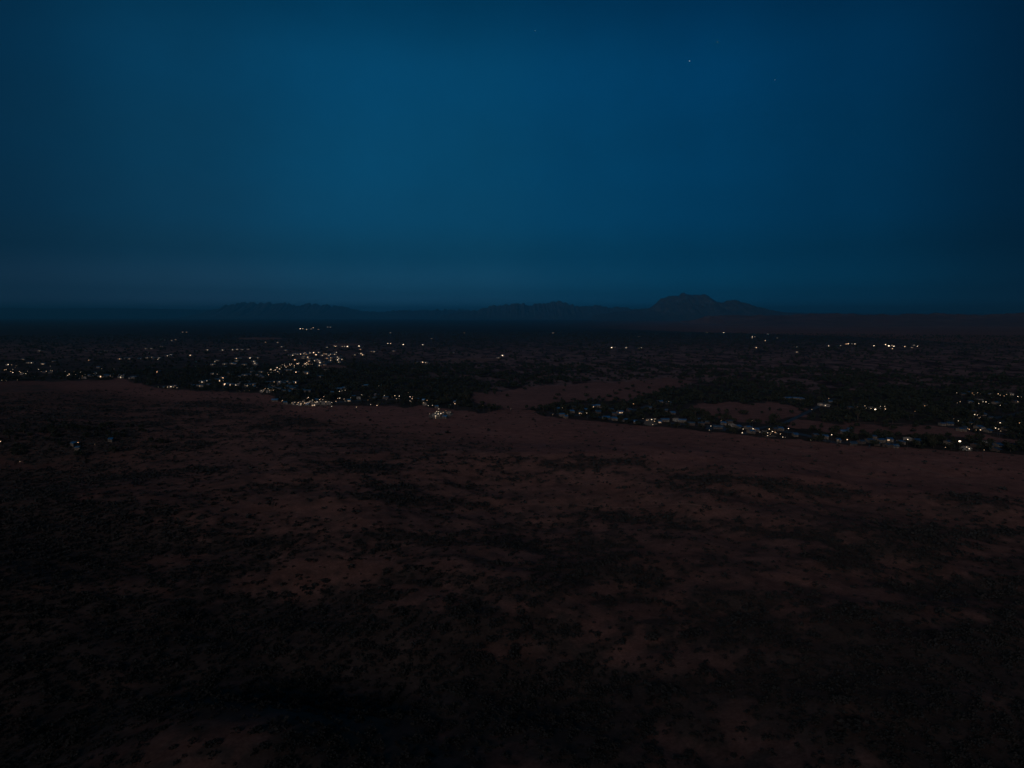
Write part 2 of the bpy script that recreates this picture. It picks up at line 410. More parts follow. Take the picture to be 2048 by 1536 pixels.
# ------------------------------------------------------------------ hills far away
M_rock = principled('mountain_rock', (.045, .058, .062), .95, 0, .1, .006, (.11, .11, .10))
M_hill = principled('hill_bush', (.030, .042, .045), .95, 0, .1, .003, (.055, .055, .055))
def range_(name, D, prof, depth, mat, seed, rough=.25, jagged=.08, nx=700, ny=61):
    """a mountain range whose crest, seen from the plain, follows prof = [(px, py above horizon row), ...]"""
    xs = np.array([p[0] for p in prof], float); hs = np.array([p[1] for p in prof], float)
    PX = np.linspace(xs[0], xs[-1], nx)
    v = np.linspace(-1, 1, ny)
    PP, VV = np.meshgrid(PX, v)
    Yc = D + VV * depth
    X = (PP - 1024) / F * D * (1 + 0 * VV)
    hh = np.interp(PP, xs, hs) / F * D + H * (np.interp(PP, xs, hs) > .5)
    gully = 1 - np.abs(2 * fbm(X, Yc * .35, depth * .16, 5, seed, .6) - 1)
    jag = fbm(X, 0 * X, depth * .05, 4, seed + 3, .6) - .5
    fall = (1 - np.abs(VV)) ** (.75 + .8 * fbm(X, 0 * X, depth * .4, 2, seed + 7))
    Z = hh * fall * (1 + jagged * jag) - hh * rough * 2.2 * (1 - gully) * np.minimum(1, np.abs(VV) * 5) * fall
    Z = Z - 6 * (np.abs(VV) > .97)
    nr_, nc = X.shape; idx = np.arange(nr_ * nc).reshape(nr_, nc)
    q = np.stack([idx[:-1, :-1], idx[:-1, 1:], idx[1:, 1:], idx[1:, :-1]], -1).reshape(-1, 4)
    o = mesh_np(name, np.stack([X, Yc, Z], -1).reshape(-1, 3), q, mat, smooth=True)
    return tag(o, kind='structure')
range_('mountains', 21000, [(1180, 0), (1225, 8), (1262, 11), (1285, 13), (1300, 17), (1308, 24), (1320, 34), (1332, 38), (1345, 39), (1358, 43), (1366, 45), (1378, 43), (1392, 42), (1400, 42), (1412, 42),
                            (1420, 36), (1430, 29), (1442, 27), (1455, 31), (1470, 31), (1482, 27), (1494, 25), (1510, 18), (1530, 14), (1550, 10), (1575, 6), (1620, 5), (1700, 3), (1800, 0)], 2600, M_rock, 41, .22, .12)
range_('mountains', 27000, [(880, 0), (930, 10), (955, 12), (980, 19), (1000, 22), (1045, 24), (1060, 20), (1075, 25), (1092, 25), (1104, 29), (1128, 29), (1140, 23), (1160, 19), (1180, 20), (1200, 21), (1215, 16),
                            (1240, 18), (1262, 14), (1290, 15), (1320, 8), (1380, 0)], 2200, M_rock, 52, .2, .3)
range_('mountains', 33000, [(380, 0), (430, 12), (462, 22), (500, 27), (530, 25), (560, 26), (578, 27), (600, 23), (640, 22), (680, 20), (700, 17), (716, 11), (740, 8), (770, 9), (800, 12), (840, 11), (880, 13), (930, 12), (980, 4)], 2600, M_rock, 63, .15, .5)
range_('hills', 42000, [(-700, 14), (-300, 16), (0, 17), (100, 15), (200, 16), (330, 14), (450, 12), (600, 10), (760, 7), (900, 8), (1020, 9), (1200, 8), (1500, 8), (1700, 6), (2000, 5), (2700, 7)], 3000, M_hill, 71, .1)
range_('hills', 10500, [(1380, 0), (1440, 1.2), (1500, .8), (1560, 2.2), (1600, 4.2), (1625, 5.2), (1660, 5.5), (1700, 4.4), (1730, 2.4), (1780, 2.2), (1830, 3.8), (1875, 5.0), (1910, 4.2), (1940, 2.4), (1985, 3.0), (2020, 5.2), (2060, 6.4), (2200, 9), (2500, 5), (2800, 0)], 2300, principled('red_hill', (.10, .062, .058), .95, 0, .1, .003, (.17, .098, .09)), 82, .3, .3)

# ------------------------------------------------------------------ haze over the whole plain
def build_haze():
    mt = bpy.data.materials.new('haze_air'); mt.use_nodes = True
    t = mt.node_tree; t.nodes.clear()
    v = t.nodes.new('ShaderNodeVolumePrincipled'); o = t.nodes.new('ShaderNodeOutputMaterial')
    v.inputs['Color'].default_value = (.22, .86, 1.0, 1); v.inputs['Density'].default_value = 4.6e-5; v.inputs['Anisotropy'].default_value = .72
    t.links.new(v.outputs[0], o.inputs['Volume'])
    b = MB().box(-75000, -8000, -45, 75000, 78000, 1050)
    h = b.build('haze', mt); h.display_type = 'WIRE'
    tag(h, kind='stuff')
build_haze()

# ------------------------------------------------------------------ foliage templates
def clump(n, rx, rz, leaf, seed, flat=.0, base=0.):
    """n leafy triangles pairs spread through an uneven crown"""
    r = np.random.RandomState(seed)
    k = r.randint(4, 7)
    lob = r.randn(k, 3); lob /= np.linalg.norm(lob, axis=1)[:, None]; lob[:, 2] = np.abs(lob[:, 2]) * .8
    lob *= .5 * r.uniform(.6, 1.1, (k, 1)); lr = r.uniform(.38, .62, k)
    w_ = r.randint(0, k, n)
    d = r.randn(n, 3); d /= np.linalg.norm(d, axis=1)[:, None]
    c = lob[w_] + d * (lr[w_] * r.uniform(.75, 1.0, n))[:, None]
    c[:, 2] = np.maximum(c[:, 2], -.25 + .15 * r.rand(n))
    c = c * np.array([rx, rx, rz]); c[:, 2] += base
    u = r.randn(n, 3); u /= np.linalg.norm(u, axis=1)[:, None]
    v = np.cross(u, r.randn(n, 3)); v /= np.linalg.norm(v, axis=1)[:, None]
    s = leaf * r.uniform(.6, 1.3, (n, 1))
    V = np.concatenate([c + u * s, c + v * s * .9, c - u * s * .8, c - v * s], 1).reshape(-1, 3)
    idx = np.arange(n)[:, None] * 4
    Fq = np.concatenate([idx, idx + 1, idx + 2, idx + 3], 1)
    return V, Fq
def scatter(name, P, S, RZ, templates, pick, mat, extra=None):
    Vs, Fs, off = [], [], 0
    for k, (tv, tf) in enumerate(templates):
        sel = np.where(pick == k)[0]
        if not len(sel): continue
        c, s_ = np.cos(RZ[sel]), np.sin(RZ[sel])
        x = tv[None, :, 0] * c[:, None] - tv[None, :, 1] * s_[:, None]
        y = tv[None, :, 0] * s_[:, None] + tv[None, :, 1] * c[:, None]
        z = np.broadcast_to(tv[None, :, 2], x.shape)
        V = np.stack([x * S[sel, 0:1], y * S[sel, 0:1], z * S[sel, 1:2]], -1) + P[sel][:, None, :]
        F_ = tf[None] + (np.arange(len(sel)) * len(tv))[:, None, None] + off
        Vs.append(V.reshape(-1, 3)); Fs.append(F_.reshape(-1, 4)); off += len(sel) * len(tv)
    return mesh_np(name, np.concatenate(Vs), np.concatenate(Fs), mat)

ORD = ['first', 'second', 'third', 'fourth', 'fifth', 'sixth', 'seventh', 'eighth', 'ninth', 'tenth', 'eleventh', 'twelfth', 'thirteenth', 'fourteenth', 'fifteenth',
       'sixteenth', 'seventeenth', 'eighteenth', 'nineteenth', 'twentieth']
# ---- the scrub on the near slope
def build_scrub():
    r = np.random.RandomState(5)
    n = 620000
    d = np.sqrt(r.uniform(120 ** 2, 1330 ** 2, n)); a = r.uniform(R(-44), R(44), n)
    X = d * np.sin(a); Y = d * np.cos(a); Z = height(X, Y)
    px, py = project(X, Y, Z)
    bd, _, _ = cover(px, py, X, Y)
    keep = (r.rand(n) < bd * .42 * (1.0 - .5 * sstep(d, 350, 900)) + .010 * (bd > .0)) & (py < 1600) & (px > -150) & (px < 2200)
    X, Y, Z, px, py, d = [q[keep] for q in (X, Y, Z, px, py, d)]
    size = r.gamma(3.2, .33, len(X)) + .4           # half width in m
    S = np.stack([size, size * r.uniform(.55, .95, len(X))], 1)
    RZ = r.uniform(0, 6.28, len(X))
    P = np.stack([X, Y, Z - .1], 1)
    vis = (py < 1530) & (px > 4) & (px < 2044)
    score = np.where(vis, size / d, 0)
    top = np.argsort(-score)[:300]
    rest = np.ones(len(X), bool); rest[top] = False
    fine = [clump(46, 1, 1, .22, 100 + i) for i in range(8)]
    lo = [clump(20, 1, 1, .34, 140 + i) for i in range(8)]
    pick = r.randint(0, 8, len(X))
    dd = d < 420
    i1 = np.where(rest & dd)[0]; i2 = np.where(rest & ~dd)[0]
    # one mesh for all of it: near bushes in fine leaves, far ones coarser
    P2 = np.concatenate([P[i1], P[i2]]); S2 = np.concatenate([S[i1], S[i2]]); R2 = np.concatenate([RZ[i1], RZ[i2]])
    pk = np.concatenate([pick[i1], pick[i2] + 8])
    o = scatter('scrub', P2, S2, R2, fine + lo, pk, M_scrub)
    tag(o, 'low dark thorn scrub covering the near slope below the open field', None, None, 'stuff')
    protos = []
    for i in range(8):
        tv, tf = clump(150, 1, 1, .14, 200 + i)
        me = mesh_np('bush', tv, tf, M_scrub, link=False).data
        protos.append(me)
    # rows of twenty from the bottom of the picture upwards, then left to right
    order = sorted(top, key=lambda i: -py[i])
    for row in range(15):
        ids = sorted(order[row * 20:(row + 1) * 20], key=lambda i: px[i])
        for k, i in enumerate(ids):
            b = bpy.data.objects.new('bush', protos[i % 8]); COL.objects.link(b)
            b.location = P[i]; b.scale = (S[i, 0], S[i, 0], S[i, 1]); b.rotation_euler = (0, 0, RZ[i])
            look = 'wide low' if S[i, 0] > 2.4 else ('small round' if S[i, 0] < 1.8 else 'rounded')
            tag(b, f'{look} dark bush, {ORD[k]} from left in the {ORD[row]} row above the bottom edge', 'bush', 'large bushes on the near scrub slope')
    print('bushes', len(X))
build_scrub()

# ---- trees
TREE_REGIONS = [  # name, px0, px1, py0, py1
    ('in the dark hollow at the left edge', -20, 330, 840, 960),
    ('behind the left end of the bare field', -20, 330, 690, 800),
    ('between the lights at the left of town', 330, 560, 740, 800),
    ('behind the long bright row of town lamps', 560, 720, 755, 815),
    ('in the grove behind the floodlit yard', 720, 900, 760, 830),
    ('between floodlit yard and sandy flat', 900, 1070, 780, 835),
    ('among the blue roofs in mid picture', 1070, 1290, 780, 860),
    ('in the wood behind the mid picture houses', 1290, 1480, 750, 835),
    ('along the field edge beside the houses', 1290, 1480, 835, 880),
    ('round the lamp cluster on the right field edge', 1480, 1660, 790, 885),
    ('in the grove round the single bright farm light', 1660, 1850, 790, 900),
    ('in the grove near the right edge', 1850, 2060, 780, 915)]
def build_trees():
    r = np.random.RandomState(9)
    n = 420000
    # even in area out to 1700 m, thinner beyond
    d = np.concatenate([np.sqrt(r.uniform(480 ** 2, 1750 ** 2, n // 2)), np.sqrt(r.uniform(1750 ** 2, 5200 ** 2, n // 2))])
    a = r.uniform(R(-42), R(42), len(d))
    X = d * np.sin(a); Y = d * np.cos(a); Z = height(X, Y)
    px, py = project(X, Y, Z)
    _, td, _ = cover(px, py, X, Y)
    hollow = ell(px, py, 120, 878, 190, 34)
    td = np.maximum(td, hollow * .5 * (fbm(X, Y, 30, 3, 2) > .42))
    pr = td * np.where(d < 1750, .115, .13)
    for hx, hy, hr in KEEPOUT: pr = np.where(((X - hx) ** 2 + ((Y - hy) * .45) ** 2 < hr * hr) & (Y < hy + hr), 0, pr)
    for sx, sy in STREETS: pr = np.where(np.min([(np.hypot(X - u, Y - v) + (d > 1750) * 99) for u, v in zip(sx, sy)], axis=0) < 7, 0, pr)
    keep = (r.rand(len(d)) < pr) & (px > -80) & (px < 2130)
    X, Y, Z, px, py, d = [q[keep] for q in (X, Y, Z, px, py, d)]
    size = np.clip(r.gamma(7, .42, len(X)) + 1.0, 1.4, 7.5)
    hgt = size * r.uniform(.75, 1.25, len(X)) + 1.0
    RZ = r.uniform(0, 6.28, len(X))
    tall = (r.rand(len(X)) < .12) & (d < 1800)
    hgt[tall] *= 1.5; size[tall] *= .6
    print('trees', len(X))
    region = np.full(len(X), -1)
    for k, (nm, x0, x1, y0, y1) in enumerate(TREE_REGIONS):
        region[(px > x0) & (px <= x1) & (py > y0) & (py <= y1) & (px > 3) & (px < 2045)] = k
    chosen = []
    for k in range(len(TREE_REGIONS)):
        ids = np.where(region == k)[0]
        sc_ = size[ids] * hgt[ids] / d[ids] ** 2
        chosen += list(ids[np.argsort(-sc_)][:25])
    rest = np.ones(len(X), bool); rest[chosen] = False
    mid = [clump(44, 1, .8, .26, 300 + i) for i in range(8)]
    lo = [clump(16, 1, .8, .46, 340 + i) for i in range(8)]
    pick = r.randint(0, 8, len(X))
    S = np.stack([size, hgt * .75], 1)
    P = np.stack([X, Y, Z + hgt * .42], 1)
    iw = np.where(rest & (d < 1750))[0]; ip = np.where(rest & (d >= 1750))[0]
    ws = scatter('woodland', P[iw], S[iw], RZ[iw], mid, pick[iw], M_foliage_dark)
    tag(ws, 'dark woodland filling the ground among and behind the town lights', None, None, 'stuff')
    ps = scatter('bushveld', P[ip], S[ip], RZ[ip], lo, pick[ip], M_foliage_dark)
    tag(ps, 'open bush country dotted over the plain beyond the town', None, None, 'stuff')
    crowns, trunks = [], []
    for i in range(8):
        tv, tf = clump(190, 1, .8, .13, 400 + i)
        crowns.append(mesh_np('crown', tv, tf, M_foliage, link=False).data)
        b = MB(); q = random.Random(i)
        b.tube((0, 0, 0), (0, 0, .45), .055, .04, 7)
        for j in range(4):
            t_ = j * 1.6 + q.random(); b.tube((0, 0, .36), (.3 * math.cos(t_), .3 * math.sin(t_), .72), .03, .012, 5)
        o_ = b.build('trunk', M_bark); me = o_.data; bpy.data.objects.remove(o_); trunks.append(me)
    for k, (nm, *_r) in enumerate(TREE_REGIONS):
        ids = sorted([i for i in chosen if region[i] == k], key=lambda i: px[i])
        for j, i in enumerate(ids):
            e = empty('tree', (X[i], Y[i], Z[i] - .1), RZ[i])
            c = bpy.data.objects.new('crown', crowns[i % 8]); COL.objects.link(c); c.parent = e
            c.location = (0, 0, hgt[i] * .52); c.scale = (size[i], size[i], hgt[i] * .75)
            t_ = bpy.data.objects.new('trunk', trunks[i % 8]); COL.objects.link(t_); t_.parent = e
            t_.scale = (hgt[i], hgt[i], hgt[i])
            look = 'tall narrow' if tall[i] else ('broad' if size[i] > 4.8 else 'rounded')
            pos = (ORD[j] + ' from left') if j < 13 else (ORD[len(ids) - 1 - j] + ' from right')
            tag(e, f'{look} dark tree {pos} {nm}', 'tree', 'trees ' + nm)

# ------------------------------------------------------------------ lights of the town: x y brightness (photo pixels)
# 1 dim, 2 plain, 3 bright, 4 brilliant
CL = {}
CL['far left plain', 'lit_house'] = '80 701.6 1 213 702 1 200 706 1 48 718.7 1 331.7 680.6 1 344 680.6 1 292.7 697 1 303.5 697 1 324 693 1 352 679.5 1 366 664.5 1 374 664.5 1'
CL['left middle distance', 'lit_house'] = '59 725.4 1 64.4 725.3 3 110 723 1 88 727.4 2 179 720 2 240.8 717.7 2 253.3 716.7 2 260 717.4 1 296 715.5 2 304.5 714.5 1 316.8 717.7 4 319.5 716 2 337 711.7 4 343 709.5 2 381.6 710.5 3'
CL['far row above the bright crescent of lights', 'lit_house'] = '415.6 699.7 2 446 700 2 448 684.4 3 466 699.4 2 475 698.7 2 485 699 1 497 698.5 1 532 684.5 1 556 685 1 564 693.5 1 572 700.5 1 475 683.4 1'
CL['far strip below the horizon', 'lit_house'] = '601 657.5 3 606 657.7 2 613.7 659 2 622.5 658.2 1 627 655.7 2 637.5 659 1 656 654.5 1 661 654.5 1 781 665.7 1 928.7 665.5 1 863.7 677 1'
CL['middle of the plain', 'lit_house'] = '776 687 2 781.7 687 2 802 685.7 2 806.7 689 3 845.7 689.2 2 787.5 702 1 743.7 703 1 748.7 703.2 2 721 698.7 2 722.5 707 3 725.7 709.5 3 710 709.5 1 845.7 724.2 3 851.7 725.2 2 831.7 725 1 905 705.5 1'
CL['thin row over the crescent', 'lit_house'] = '654.8 694.5 1 669.3 692 2 672.3 692.8 3 685 692.8 1 689.3 692.8 1 695.3 692.8 3 718.5 692 3'
CL['plain straight ahead', 'lit_house'] = '1005 710.7 4 996.7 715.5 1 1223 695 3 1228 694.5 1 1252.5 695.2 3 1281.7 695.8 3 1278.7 696.5 1 1278 673 1 1105.7 666 1'
CL['far right plain', 'lit_house'] = '1447 665.5 3 1504 673 2 1504 675.5 2 1509 673.5 1 1535 668 1 1554 676 1 1530 681 2 1511.7 695 2 1591.7 693.7 2 1592.7 704 2 1413.7 665 1'
CL['right hand row on the plain', 'lit_house'] = '1656.5 691.7 2 1680 691 1 1691.5 687.9 2 1695.5 687.4 3 1703 687.7 2 1709 687.7 2 1747 691.7 4 1770 689 3 1776.5 691.7 4 1783 691 2 1786.7 692.5 3 1783.7 697 3 1808.5 693 2 1822.7 695 1 1827 690.5 1 1832.7 692 4'
CL['upper arc of the crescent', 'lit_house'] = '579.6 710.5 1 586.3 710.6 3 589.9 707.2 3 592.4 707.4 2 595.7 708.5 1 601.9 708 3 608.7 707.2 2 610.7 705.5 2 613 708.5 2 616.6 707.7 2 620.6 706.4 4 627.9 705 4 632.7 709.3 4 638 704.8 2 645.2 710.6 2 648.8 707.5 2 652.9 707.8 2 655.8 707.2 2 658.7 710.8 2 661.6 708.5 2'
CL['right tail of the crescent', 'lit_house'] = '665.2 708.1 2 670 708.6 2 673.7 704.6 2 654.6 716.6 2 662.2 715.7 2 666.7 715.2 2 661.9 720.4 2 675.5 714 2 680.2 713.4 2 678 716.6 2 676 719.5 3 678 724 2 684.5 718.7 2 710.3 709.5 2'
CL['inside of the crescent', 'lit_house'] = '590.7 719.3 3 608.9 712.6 1 607 716 1 616.3 714.2 3 618.3 717.3 1 623.2 717 1 635.4 719.6 2 638.8 721.6 2 642.3 724.5 4 640.6 725 3 644.5 724 3 648.8 724 1 648.8 729.7 1 639.4 730.6 2 629.8 721.2 2 623 721.4 3 619 722 2'
CL['lower arc of the crescent, right part', 'street_lamp'] = '616 723.4 2 613.6 725.7 4 610.7 727.5 4 608.3 728 3 616 728 3 613 729.8 3 606 731.3 2 619.8 728 2 624.7 728.4 2 609.5 734 1 595.4 727 4 597.8 726.3 3 593.7 727.8 3 597 729 2'
CL['lower arc of the crescent, middle part', 'street_lamp'] = '579.6 728.3 3 583 728 3 580.8 730.4 3 587.8 731.2 3 589.3 734 2 569.7 728.3 2 564 729.2 2 568.5 731.6 3 571.4 734.3 3 574.3 732.4 2 563.2 734.7 2 559.7 732 1 554.4 735 4 553.6 737.4 2'
CL['lower arc of the crescent, left end', 'street_lamp'] = '559.7 737.8 4 556.8 737.4 2 550.3 740 4 547.4 741 2 541 738.6 4 539.8 739.6 3 542 740.4 2 556 743.3 3 541.8 744.7 2 550.3 744.6 1 559 746.2 2 536 746 2 537.7 749.4 3 564.6 749.4 1'
CL['dark gap under the crescent', 'lit_house'] = '583 741 2 590.2 739.5 2 593.7 744.5 4 578.2 740.6 1 612.8 744.5 2 615.7 746.2 2 633 750 1 641.7 753.2 1 524 744 1 517.5 750 2 520 752 1 523.4 754.4 1 498.2 750 1 490.5 750.5 1'
CL['little knot left of the crescent', 'lit_house'] = '501 715.7 3 516.3 715.5 1 511 727 4 512.3 728.6 3 508.7 722.8 2 500.5 736 3 504 737.4 3 507.5 735 2 505.2 739 2 507 743.8 1 474 717 3 475 722 1 435 721 1 431 723.5 2 427 729 1 450.5 728 1 465 727 1 489.5 729.4 1'
CL['cluster at the far left edge', 'street_lamp'] = '16.8 729 4 22.6 729.8 2 33 731.4 1 30.8 734.6 1 9.5 739.7 3 12.7 739 3 25.8 739 2 21.6 742.8 3 26.4 745 4 39 742.8 3 41.9 745 3 45.7 747.3 2 51 747.3 3 54 742.5 2 3.8 760.5 2 12.7 761.5 1 33.3 759.7 1'
CL['row behind the left end of the field', 'street_lamp'] = '77.4 738.5 3 82 743.2 2 93 742.5 3 100 741 2 105 741.7 3 101 732.3 1 131 742.8 2 138.4 748.3 4 134.3 751 3 148.5 743.7 1 150.3 749 2 161.5 744.4 2 163.6 752 2 171 749 1 159 756.8 1 164.4 756.2 1 203.4 737 2 229 737.8 1'
CL['string along the top of the red field', 'lit_house'] = '189.4 745.6 3 196 747.3 4 198 749.8 4 203.4 752.7 3 209.2 750.5 2 212.6 751.5 3 216.2 750.8 3 222.4 752.6 2 243.5 754.4 2 245 750.5 1 268.8 754.4 2 265 756.2 1 316.2 743.5 3'
CL['scatter left of the long bright row', 'lit_house'] = '427.9 747.5 1 436 747.4 1 460 746 1 447.3 755.8 3 437.2 759.6 4 441.6 761 3 414.7 762 4 405.2 763.8 3 448.2 761.6 2 451.8 768.4 4 461 769 3 477 765.8 2 472.8 770.6 3 481.8 753.3 2 490.5 750.7 1 498 749.7 2 495.8 764.2 2 497 769.9 4 401.4 771.5 1'
CL['floodlit shed at the field edge', 'street_lamp'] = '340.9 773.3 4 334.6 772.7 2 334 775 2 347 774 2 350.4 772 2 354.3 775.2 2 317.4 774 1'
CL['scatter above the long bright row', 'lit_house'] = '507.5 769 1 536 765.2 1 550.7 764.4 3 560 764.4 3 556.8 766.7 1 553.8 770.2 2 576 763.4 3 592 764.4 3 570.8 774 3 544.8 776.7 3 544.8 772 1 555.8 778.2 2 583 774.3 3 588.4 773.8 3 586 776 3 587.6 777.6 2 572.3 782 1 602.7 781 1 614.8 782.3 1'
CL['lit corner where the field begins', 'street_lamp'] = '547 780.4 3 543 781.7 2 539.4 780.4 3 531 777 3 535.7 777.3 3 528.3 780 3 522.2 781 3 447 783.5 1 480 782 1 489 781.6 1 497.7 781 1 526 782.5 2'
CL['long bright row, left half', 'street_lamp'] = '565 800.7 3 563.8 803.6 2 583.7 806 3 589 804.6 3 597.5 805.4 4 593.7 808.9 3 600.7 807.7 4 604.6 806.5 2 606.6 802.5 3 610 806 4 613 806 3 614.8 804.8 3 602.5 810 2 599 803 2 608 808.7 2'
CL['long bright row, right half', 'street_lamp'] = '618.9 804.2 3 622.4 802.5 2 626.5 800 3 628.2 803.6 3 632.4 804.8 3 635.3 803.6 4 638.2 799.5 4 641.7 797.2 2 645 799 3 642.3 803 2 651.3 803.6 4 657.5 803 2 662 804.8 3 663.6 812.7 3 629.4 810 4 616 794.8 4 615.4 796.6 3 618.2 795.4 2 647 793 3'
CL['group right of the long bright row', 'street_lamp'] = '674.2 796.8 3 679 796.3 4 686.8 798 3 672.4 802.7 3 691 802 2 697.6 802 2 701.5 795.4 2 679 782.5 4 689.4 780.4 3 683.3 781.4 2 712.7 814.2 3 724.5 789.5 3 702 795.3 2'
CL['grove left of the floodlit yard', 'street_lamp'] = '756.6 771.5 1 771.7 770 2 752 788 1 769.2 791.2 3 789.2 791.2 4 797.5 792.2 4 792.5 797.2 3 799.3 796.8 2 784 795 1 740 793 1 734.8 799.8 2 764.6 796 1 774 799.3 1 742.2 809 3 755 811 4 757 808.4 1'
CL['upright knot by the grove', 'street_lamp'] = '817.6 785 2 821 793.4 4 824 794 3 822.8 797.2 4 821.2 801.6 3 823 803.4 2 854.2 800.6 3 846.7 805.5 3 856 811 3 853 807.7 1 864.5 810.7 3 878 817.7 3 909.5 807.4 4 908 804.4 2 902 809.6 1'
CL['floodlit yard in the field', 'street_lamp'] = '859.5 827.5 2 873.6 823 3 877 823.3 3 869.5 826.3 3 877.7 827.8 4 882.2 827 4 887.5 824.8 3 890.6 821.3 2 895 825.8 2 871.7 832 4 872.3 835.7 3 899.7 824.8 2 880 830.2 2 866 830 1'
CL['mid picture houses', 'street_lamp'] = '966.3 810.7 2 1022.5 817.5 2 1126 815.5 2 1105 829 2 1135 829 1 1174.5 826 3 1267.5 807.5 3 1336.7 803 3 1287 837 2 1292.5 840.5 3 1303 839 4 1311 838 3 1310 842.5 3 1298 839.5 2 1306 849 3'
CL['field edge between the house groups', 'street_lamp'] = '1423 852 3 1420 860 2 1444 841 2 1505.7 841.5 2 1486 858 3 1483 865.7 4 1505.5 857.5 4 1509 858.8 2 1519 864 2 1622.5 880 1'
CL['lamp cluster on the right field edge', 'street_lamp'] = '1538.7 858 4 1546 863 4 1548.7 864.5 3 1542.5 866 2 1536 865.5 3 1551 865.5 2 1535 871 3 1562 868 3 1575.7 857 4 1565 874 3 1571 874.5 1 1540 868.5 2'
CL['farm beyond the diagonal road', 'street_lamp'] = '1657.5 797 3 1651 811 4 1645 808.8 2 1640 809.5 2 1623.7 819 3 1664.5 869.5 4 1695.7 879 4 1677 880 2 1731 811.7 3 1751.7 818.7 5 1732 816 2 1743.5 817 3 1761 812.5 3 1768.5 813 3 1770 818 4 1713.5 813.7 1 1849 811.5 3 1829 822.7 2'
CL['top row near the right edge', 'street_lamp'] = '1913 785.5 3 1944 786 3 1956.7 785.5 3 1963 787.5 1 1949 789.5 2 1982 787.5 1 1995.5 787.7 4 2002 790.5 3 2007.7 791.7 3 2014 789 3 2021 789.2 2 2025 789.2 2 2034.7 793.2 4 2042.7 794 2'
CL['middle rows near the right edge', 'street_lamp'] = '1920.5 803 3 1914 805.7 2 1965.5 803.5 3 1971.5 803.7 4 1958.5 807 3 1976.7 807 2 2000 810.7 3 2037 803.5 3 1948.5 829 4 1956.5 830 3 1959 836 2 1962 834.5 2 1908 837 1 1916 841.7 3 1999 845.5 4 2041 846 3'
CL['lower rows near the right edge', 'street_lamp'] = '1938.5 858.7 3 1936 856.7 2 1951.7 860 2 1961 859.7 4 1990 856 4 1996.7 858 3 2001 862 2 1816.7 878.7 4 1889.7 894.7 2 1921 882.5 5 1937 897.5 4 1934 894 3 1967.7 900 2 1793 891 1'
CL['near hollow at the left edge', 'street_lamp'] = '1.5 883 4 154 885 3 191 888.7 1 156 897 1 41 923 2'

# ---- houses: px py width(px) kind   (m metal blue roof, p pale, g grey, t tile)
HOUSES = '''1118 820 12 m|1124 832 12 m|1150 818 10 g|1170 822 10 m|1196 826 11 g|1222 822 10 g|1250 843 11 m|1272 846 10 m|1258 822 9 g|1300 818 9 g|1345 828 10 m|1398 842 11 m|1415 846 11 g|1446 849 11 m|1475 856 10 m|1495 858 10 m|1532 853 9 m|1560 860 10 m|1590 872 10 m|1630 873 10 g|1650 876 11 m|1738 884 12 m|1790 895 11 m|1832 884 11 m|1896 888 11 m|1950 894 10 g|1995 893 10 m|1920 862 10 m|1884 851 10 m|1940 850 9 g|1975 864 10 m|2010 860 10 m|1925 790 9 g|1980 791 9 m|2040 797 9 m|1990 808 9 m|2012 812 9 g|1940 806 9 m|1965 831 9 m|1980 838 9 g|1700 818 9 g|1712 817 8 m|1600 800 10 m|1660 806 8 m
1184 815 13 m|1198 814 14 m|1212 838 15 m|1228 840 11 m|1238 833 11 g|1240 827 13 m|1228 830 9 g|1330 843 16 m|1319 846 8 m|1337 808 12 m|1320 806 10 m|1331 823 10 g|1318 822 8 g|1143 825 8 m|1131 836 7 m|1162 828 10 g
1365 844 16 m|1352 842 10 p|1382 850 16 g|1402 850 13 g|1436 857 20 g|1458 846 12 g|1463 853 8 p|1575 799 16 m|1592 799 13 m|1513 862 8 m|1528 868 8 p|1549 861 8 g|1500 866 8 m|1688 866 17 m|1698 862 9 m|1745 877 12 m|1760 884 16 m|1778 882 12 m|1752 890 12 g|1775 894 13 g
1705 890 15 g|1722 887 12 g|1676 883 8 m|1898 850 14 m|1914 848 11 g|1956 857 13 m|1965 861 8 p|1938 787 11 m|1948 789 9 m|1958 803 12 p|1970 806 10 m|1946 826 9 g|1967 889 9 p|1978 893 8 m|1990 902 9 g|2003 848 11 g|2018 790 9 p|2030 806 10 g|1930 900 14 p|1928 858 8 g
584 768 13 m|569 768 12 g|678 780 15 m|692 778 14 m|702 777 9 m|667 787 10 m|589 741 6 m|612 746 6 m|653 742 12 p|633 736 7 g|550 802.5 13 m|571 807.5 10 m|590 808.5 8 p|602 811 8 p|616 810.5 8 m|627 812 9 p|636 808 9 p|648 808 9 p|657 808.5 8 p|634 802 7 m|622 806 7 p|609 804 7 p
580 785.5 7 m|513 775 9 m|526 784 9 p|537 785 8 p|574 773 9 g|590 780 8 g|500 772 7 g|708 795 7 m|698 803 8 m|732 773 9 m|727 775 6 p|755 792 12 g|772 797 11 g|750 798 9 g|717 798 7 p|890 836 9 m|876 833 9 p|884 830 8 p|868 833 7 p|898 828 7 p|873 815.5 7 m|911 806 7 m|834 801 8 g|849 810 7 p|848 802 6 m
341 775.5 9 p|351 774 9 g|331 776 8 g|385 773 8 m|430 776 9 m|418 771 8 g|455 772 9 g|450 778 8 g|198 736 8 m|102 746.5 9 g|90 746 8 g|181 752.5 8 m|171 757 7 p|212 755 7 g|190 754 7 g|28 746 7 p|45 749 7 p|138 753 8 p|88 729 7 m|16 731 6 p
150 890 11 m|157 899 9 m|222 882 9 m|1640 811 7 p|1653 813 8 p|1740 819 12 p|1755 821 10 p|1770 820 8 p|1725 818 8 g|1815 881 9 p|1800 887 9 m|1850 813 7 p
310 717.5 8 g|280 718.5 7 m|343 712 6 m|470 729 8 m|450 735 8 g|480 718 7 m|512 730 6 p|504 740 7 p'''
KEEPOUT = []
HL = []
